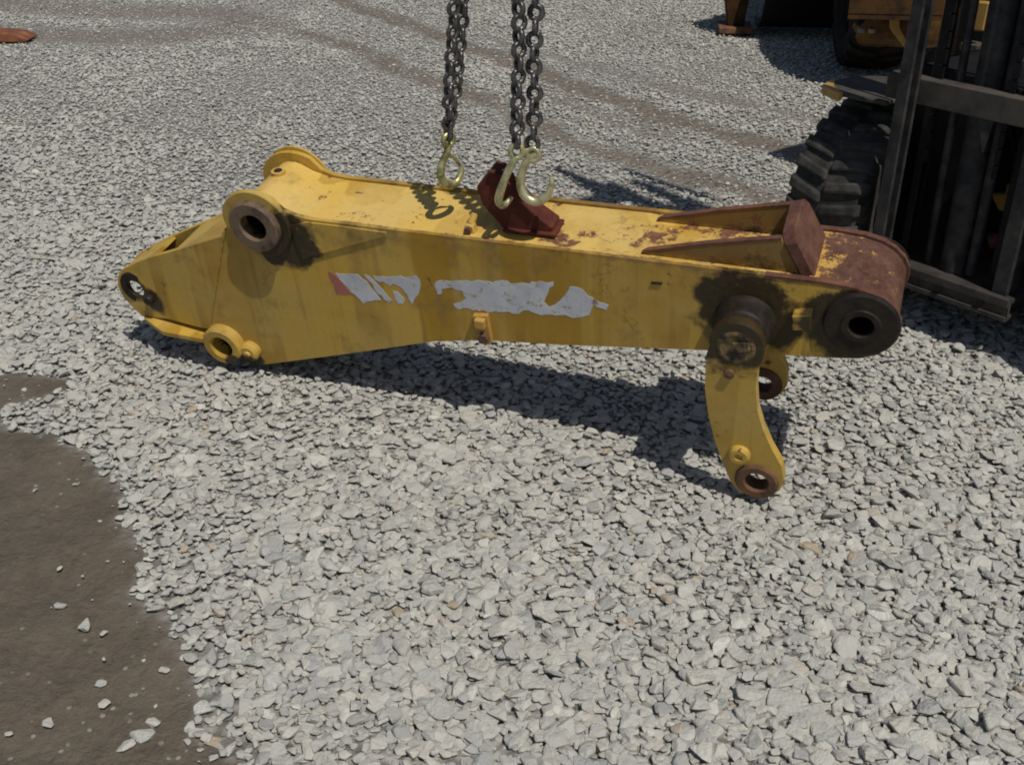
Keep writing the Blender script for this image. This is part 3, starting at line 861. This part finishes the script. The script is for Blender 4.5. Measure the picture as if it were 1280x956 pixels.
# local axes: x along the mast to the right, y backwards (away from the load), z up
FKM = Matrix(((e1.x, -e2.x, 0, Bf.x), (e1.y, -e2.y, 0, Bf.y), (0, 0, 1, 0), (0, 0, 0, 1)))
fk = empty('forklift', FKM)
tag(fk, 'big dark forklift at the right edge with a dusty lugged front tyre', 'forklift')
def channel(x0, x1, y0, y1, z0, z1, t, openx):
    # U-section upright, open towards +x or -x
    web = box(x0, x0 + t, y0, y1, z0, z1) if openx > 0 else box(x1 - t, x1, y0, y1, z0, z1)
    a, b_ = (x0 + t, x1) if openx > 0 else (x0, x1 - t)
    return join(web, box(a, b_, y0, y0 + t, z0, z1), box(a, b_, y1 - t, y1, z0, z1))
for sx in (-1, 1):
    x0, x1 = (-.268, -.228) if sx < 0 else (.115, .165)
    ya, yb = (-.115, -.055) if sx < 0 else (-.025, .055)
    obj('mast_rail', *channel(x0, x1, ya, yb, .16, 2.75, .012, -sx), M['grey_steel'], fk, bevel=.003)
    x0, x1 = (-.240, -.215) if sx < 0 else (.075, .105)
    obj('inner_rail', *channel(x0, x1, .02, .07, .24, 2.8, .010, -sx), M['black'], fk, bevel=.003)
lbar = obj('lower_crossbar', *join(box(-.34, .19, -.045, -.030, .14, .215), box(-.34, .19, -.030, .03, .195, .212), box(-.34, .19, -.030, .03, .142, .158), box(-.34, .19, -.052, -.045, .186, .215), box(-.34, .19, -.052, -.045, .140, .158)), M['bar'], fk, bevel=.003)
for x in (-.16, -.04, .10):
    obj('bolt', *lathe((x, .178), [(.012, -.045), (.012, -.055), (.0001, -.055)], 6), M['black'], lbar)
obj('mast_crossbar', *box(-.33, .18, .112, .14, 2.75, 2.9), M['black'], fk, bevel=.004)
obj('lift_cylinder', *join(cyl((-.052, .045, .20), (-.075, .045, 1.55), .044, 20), cyl((-.075, .045, 1.55), (-.09, .045, 2.9), .028, 16)), M['grey_steel'], fk, smooth=35)
obj('hydraulic_pipe', *tube([(-.135, .03, .21), (-.14, .03, .36), (-.15, .03, .9), (-.16, .03, 1.6), (-.15, .05, 2.7)], .013, 10), M['grey_steel'], fk, smooth=40)
obj('hydraulic_pipe', *tube([(.012, .03, .22), (.012, .03, .40), (.0, .04, 1.1), (-.01, .05, 2.5)], .017, 10), M['grey_steel'], fk, smooth=40)
for x in (-.19, .04):
    lc = obj('lift_chain', *join(*[box(x - .008, x + .008, -.018, -.008, .55 + k * .05, .55 + k * .05 + .043) for k in range(36)]), M['black'], fk)
# carriage and forks, raised
obj('carriage', *join(box(-.62, .45, -.13, -.085, 2.30, 2.40), box(-.62, .45, -.13, -.085, 2.66, 2.76), box(-.30, -.26, -.085, -.03, 2.30, 2.76), box(.11, .15, -.085, -.03, 2.30, 2.76)), M['black'], fk, bevel=.004)
for xc in (-.365, .19):
    fp = [(-.135, 2.78), (-.17, 2.78), (-.175, 2.42), (-.19, 2.385), (-.60, 2.375), (-1.68, 2.365), (-1.68, 2.352), (-.60, 2.335), (-.16, 2.335), (-.135, 2.36)]
    Vp = [(xc - .065, p[0], p[1]) for p in fp] + [(xc + .065, p[0], p[1]) for p in fp]
    k = len(fp)
    Fp = [tuple(range(k)), tuple(range(2 * k - 1, k - 1, -1))] + [(i, (i + 1) % k, (i + 1) % k + k, i + k) for i in range(k)]
    obj('fork', Vp, Fp, M['grey_steel'], fk, bevel=.003)
# front plate and fender above the wheel
ft = [(-.615, .016), (-.640, .10), (-.632, .187), (-.59, .27), (-.50, .33), (-.36, .35), (-.36, -.005), (-.441, -.015), (-.545, -.018)]
k = len(ft)
Vp = [(p[0], p[1], .688) for p in ft] + [(p[0], p[1], .702) for p in ft]
Fp = [tuple(range(k)), tuple(range(2 * k - 1, k - 1, -1))] + [(i, (i + 1) % k, (i + 1) % k + k, i + k) for i in range(k)]
fen = obj('fender', Vp, Fp, M['fender'], fk, bevel=.003)
lp_ = [(-.520, -.030), (-.549, -.026), (-.620, .012), (-.646, .10)]
lq_ = [(-.515, -.020), (-.535, -.008), (-.590, .035), (-.632, .10)]
n_ = len(lp_)
Vp = [(p[0], p[1], .676) for p in lp_] + [(p[0], p[1], .7032) for p in lp_] + [(p[0], p[1], .7040) for p in lq_] + [(p[0], p[1], .682) for p in lq_]
Fp = [(r * n_ + i, r * n_ + i + 1, ((r + 1) % 4) * n_ + i + 1, ((r + 1) % 4) * n_ + i) for i in range(n_ - 1) for r in range(4)] + [(0, n_, 2 * n_, 3 * n_), (n_ - 1, 4 * n_ - 1, 3 * n_ - 1, 2 * n_ - 1)]
obj('fender_lip', Vp, Fp, M['mach_yellow'], fen)
obj('front_plate', *join(box(-.345, .36, -.052, -.036, .728, .806), box(-.345, .36, -.036, .0, .792, .806), box(-.395, -.30, .28, .34, .702, .726)), M['fender'], fk, bevel=.003)
obj('plate_bracket', *prism([(-.03, .728), (.02, .728), (.005, .63)], -.047, -.038), M['grey_steel'], fk)

def tyre(cx, cy, R, wd, parent_root, rub='rubber'):
    """lugged tyre about the x axis, sub-parts tread lugs and rim"""
    prof = [(-wd * .38, R * .56), (-wd * .50, R * .66), (-wd * .50, R * .84), (-wd * .42, R * .93), (0, R * .955), (wd * .42, R * .93), (wd * .50, R * .84), (wd * .50, R * .66), (wd * .38, R * .56)]
    K = 44; V, F = [], []
    for i in range(K):
        a = 2 * math.pi * i / K
        for (x, r) in prof: V.append((cx + x, cy + r * math.cos(a), R + r * math.sin(a)))
    n = len(prof)
    for i in range(K):
        for j in range(n - 1):
            F.append((i * n + j, i * n + j + 1, ((i + 1) % K) * n + j + 1, ((i + 1) % K) * n + j))
    t = obj('wheel', V, F, M[rub], parent_root, smooth=40)
    # chevron lugs: two staggered rows
    NL = 26
    for row in (-1, 1):
        V, F = [], []
        for i in range(NL):
            a0 = 2 * math.pi * (i + (.5 if row > 0 else 0)) / NL
            o_ = len(V)
            for (x, da, r0, r1) in ((.01, .09, .93, 1.0), (.26, .035, .92, .995), (.46, -.01, .88, .965), (.505, -.02, .78, .88)):
                for sgn in (-1, 1):
                    hw = .058 if x < .4 else .070
                    a = a0 + da + sgn * hw
                    for r in (r0 * R, r1 * R):
                        V.append((cx + row * x * wd, cy + r * math.cos(a), R + r * math.sin(a)))
            for s_ in range(3):
                b0 = o_ + 4 * s_; b1 = b0 + 4
                F += [(b0 + 1, b0 + 3, b1 + 3, b1 + 1), (b0, b0 + 1, b1 + 1, b1), (b0 + 2, b1 + 2, b1 + 3, b0 + 3)]
            F += [(o_, o_ + 2, o_ + 3, o_ + 1), (o_ + 12, o_ + 13, o_ + 15, o_ + 14)]
        obj('tread_lugs', V, F, M[rub], t, bevel=.009, segs=2)
    prf = [(.0001, -.02), (R * .20, -.02), (R * .24, .03), (R * .50, .05), (R * .57, -wd * .38), (R * .60, -wd * .40)]
    V, F = [], []
    for i in range(28):
        a = 2 * math.pi * i / 28
        for (r, x) in prf: V.append((cx + x, cy + r * math.cos(a), R + r * math.sin(a)))
    n = len(prf)
    F = [(i * n + j, ((i + 1) % 28) * n + j, ((i + 1) % 28) * n + j + 1, i * n + j + 1) for i in range(28) for j in range(n - 1)]
    obj('rim', V, F, M['brown_paint'], t, smooth=40)
    return t
tyre(-.478, .195, .325, .30, fk)
tyre(.625, .27, .325, .30, fk)
obj('front_axle', *join(cyl((-.35, .27, .325), (.38, .27, .325), .08, 18), box(-.20, .22, .17, .48, .22, .46)), M['black'], fk, smooth=35)
obj('body', *join(box(-.52, .50, .62, 2.3, .38, 1.05), box(-.50, .48, .62, 1.0, 1.05, 1.25)), M['brown_paint'], fk, bevel=.02, segs=2)
obj('counterweight', *box(-.55, .53, 2.3, 2.75, .30, 1.15), M['mach_yellow'], fk, bevel=.06, segs=3)
for x in (-.50, .44):
    obj('guard_post', *box(x, x + .06, .92, .98, 1.24, 2.06), M['black'], fk)
    obj('guard_post', *box(x, x + .06, 2.1, 2.16, 1.04, 2.06), M['black'], fk)
obj('guard_roof', *box(-.48, .50, .90, 2.18, 2.05, 2.10), M['black'], fk, bevel=.01)
obj('tilt_bracket', *prism([(-.405, .853), (-.352, .855), (-.350, .950), (-.407, .947)], .50, .53), M['mach_yellow'], fk, bevel=.004)
obj('valve_block', *box(-.423, -.357, .50, .56, .780, .810), M['fender'], fk, bevel=.004)
obj('hose_fitting', *join(prism([(-.014, .465), (.070, .487), (.080, .420), (.022, .422)], .10, .134), cyl((.04, .115, .47), (.04, .115, .51), .014, 10)), M['mach_yellow'], fk, bevel=.006)
obj('hose_fitting', *cyl((.015, .10, .315), (.055, .125, .335), .024, 14), M['orange_clay'], fk)
obj('hose_fitting', *box(-.18, -.15, .40, .43, .80, .835), M['silver'], fk, bevel=.004)
obj('cowl_and_dark_filler', *join(box(-.345, .39, .135, .150, .12, .80), box(-.345, .39, .150, .64, .785, .80), box(-.50, .45, .60, .64, .80, 1.30)), M['black'], fk, bevel=.006)  # cowl, with a black panel added to fill the dark gap behind the mast
obj('sun_blocker', *join(box(.395, .455, -.06, .95, .10, 1.40), box(.455, .80, -.06, .95, .70, 1.40)), M['black'], fk, bevel=.005)  # unseen panels added to keep sun off the ground under the forklift
for k in range(4):
    a = k * .9
    obj('hydraulic_hose', *tube([(.03 + .02 * k, .118, .30), (.05 + .015 * k, .112, .48), (.03 + .02 * k, .115, .60 - .02 * k), (-.02 + .03 * k, .118, .70), (.02 * k, .122, .79)], .012, 8), M['black'], fk, smooth=50)
obj('seat', *join(box(-.26, .24, 1.15, 1.6, 1.05, 1.2), box(-.26, .24, 1.55, 1.68, 1.2, 1.65)), M['black'], fk, bevel=.04, segs=2)

# ------------------------------------------------------------------ machine standing behind
BM = Matrix.Translation((2.22, 7.02, 0)) @ Matrix.Rotation(math.radians(-6), 4, 'Z')
bl = empty('parked_loader', BM)
tag(bl, 'dark brown and yellow loader parked far back at the upper right', 'loader')
tyre(.02, .0, .46, .36, bl, 'rubber_dark')
tyre(.02, 2.3, .46, .36, bl, 'rubber_dark')
tyre(1.7, .0, .46, .36, bl, 'rubber_dark')
tyre(1.7, 2.3, .46, .36, bl, 'rubber_dark')
obj('chassis', *box(.22, 1.5, -.3, 2.9, .35, .80), M['brown_paint'], bl, bevel=.03)
obj('body', *join(box(-.15, 1.9, .55, 3.0, .85, 1.7), box(.1, 1.6, -.5, .55, .80, 1.35)), M['brown_paint'], bl, bevel=.05, segs=2)
fe = [(-.24, -.60, .40), (-.24, -.55, .72), (-.24, -.38, .96), (-.24, 0, 1.04), (-.24, .40, .96)]
Vp = [p for p in fe] + [(p[0] + .52, p[1], p[2]) for p in fe] + [(p[0], p[1], p[2] + .03) for p in fe] + [(p[0] + .52, p[1], p[2] + .03) for p in fe]
Fp = []
for i in range(4):
    Fp += [(i, i + 1, i + 6, i + 5), (i + 10, i + 15, i + 16, i + 11), (i, i + 10, i + 11, i + 1), (i + 5, i + 6, i + 16, i + 15)]
obj('wheel_fender', Vp, Fp, M['brown_paint'], bl)
obj('fender_stripe', *prism([(.01, .46), (.06, .46), (.08, .34), (.15, .235), (.13, .225), (.03, .33)], -.50, -.46), M['mach_yellow'], bl, bevel=.004)
obj('front_hood', *box(-.16, .40, -.455, -.15, .20, .85), M['loader_paint'], bl, bevel=.10, segs=4)
for x in (-.145, -.085):
    obj('marker_lamp', *box(x, x + .035, -.475, -.456, .30, .325), M['silver'], bl, bevel=.004)
obj('cab', *join(box(.2, 1.5, .8, .88, 1.7, 2.6), box(.2, .28, .88, 1.9, 1.7, 2.6), box(1.42, 1.5, .88, 1.9, 1.7, 2.6), box(.15, 1.55, .75, 2.0, 2.6, 2.7)), M['brown_paint'], bl, bevel=.01)
# outrigger leg with its pad, and the low bucket beside it
lg = obj('stabilizer_leg', *prism([(-.78, .04), (-.66, .04), (-.62, .45), (-.40, .75), (.20, .85), (.20, 1.02), (-.52, .95), (-.80, .62), (-.83, .35)], 1.00, 1.14), M['brown_paint'], bl, bevel=.01)
obj('foot_pad', *box(-.84, -.60, .94, 1.20, .0, .045), M['bushing'], lg, bevel=.006)
bkp = [(1.15 + .46 * math.cos(a), .44 + .42 * math.sin(a)) for a in np.radians(np.linspace(75, 285, 12))]
Vp = []
for (y, z) in bkp: Vp += [(-.56, y, z), (.30, y, z)]
for (y, z) in bkp:
    y2 = 1.15 + (y - 1.15) * .94; z2 = .44 + (z - .44) * .94
    Vp += [(-.56, y2, z2), (.30, y2, z2)]
k = 24
Fp = []
for i in range(11):
    Fp += [(2 * i, 2 * i + 1, 2 * i + 3, 2 * i + 2), (k + 2 * i, k + 2 * i + 2, k + 2 * i + 3, k + 2 * i + 1), (2 * i, 2 * i + 2, k + 2 * i + 2, k + 2 * i), (2 * i + 1, k + 2 * i + 1, k + 2 * i + 3, 2 * i + 3)]
Fp += [(0, k, k + 1, 1), (22, 23, k + 23, k + 22)]
obj('bucket', Vp, Fp, M['black'], bl, smooth=40)

# ------------------------------------------------------------------ scrap at the far left
sc = empty('scrap_plate', loc=(-3.62, 7.85, ground_z(-3.62, 7.85)))
sc.scale = (.78, .8, .62)
tag(sc, 'rusty orange scrap piece lying at the far left edge', 'scrap metal')
obj('sheet', *prism([(-.34, .0), (.30, .0), (.33, .03), (.22, .085), (-.10, .12), (-.34, .13)], -.10, .14), M['orange_clay'], sc, bevel=.01, segs=2)
obj('bent_edge', *box(-.30, .02, -.13, -.10, .01, .05), M['orange_clay'], sc, bevel=.004)
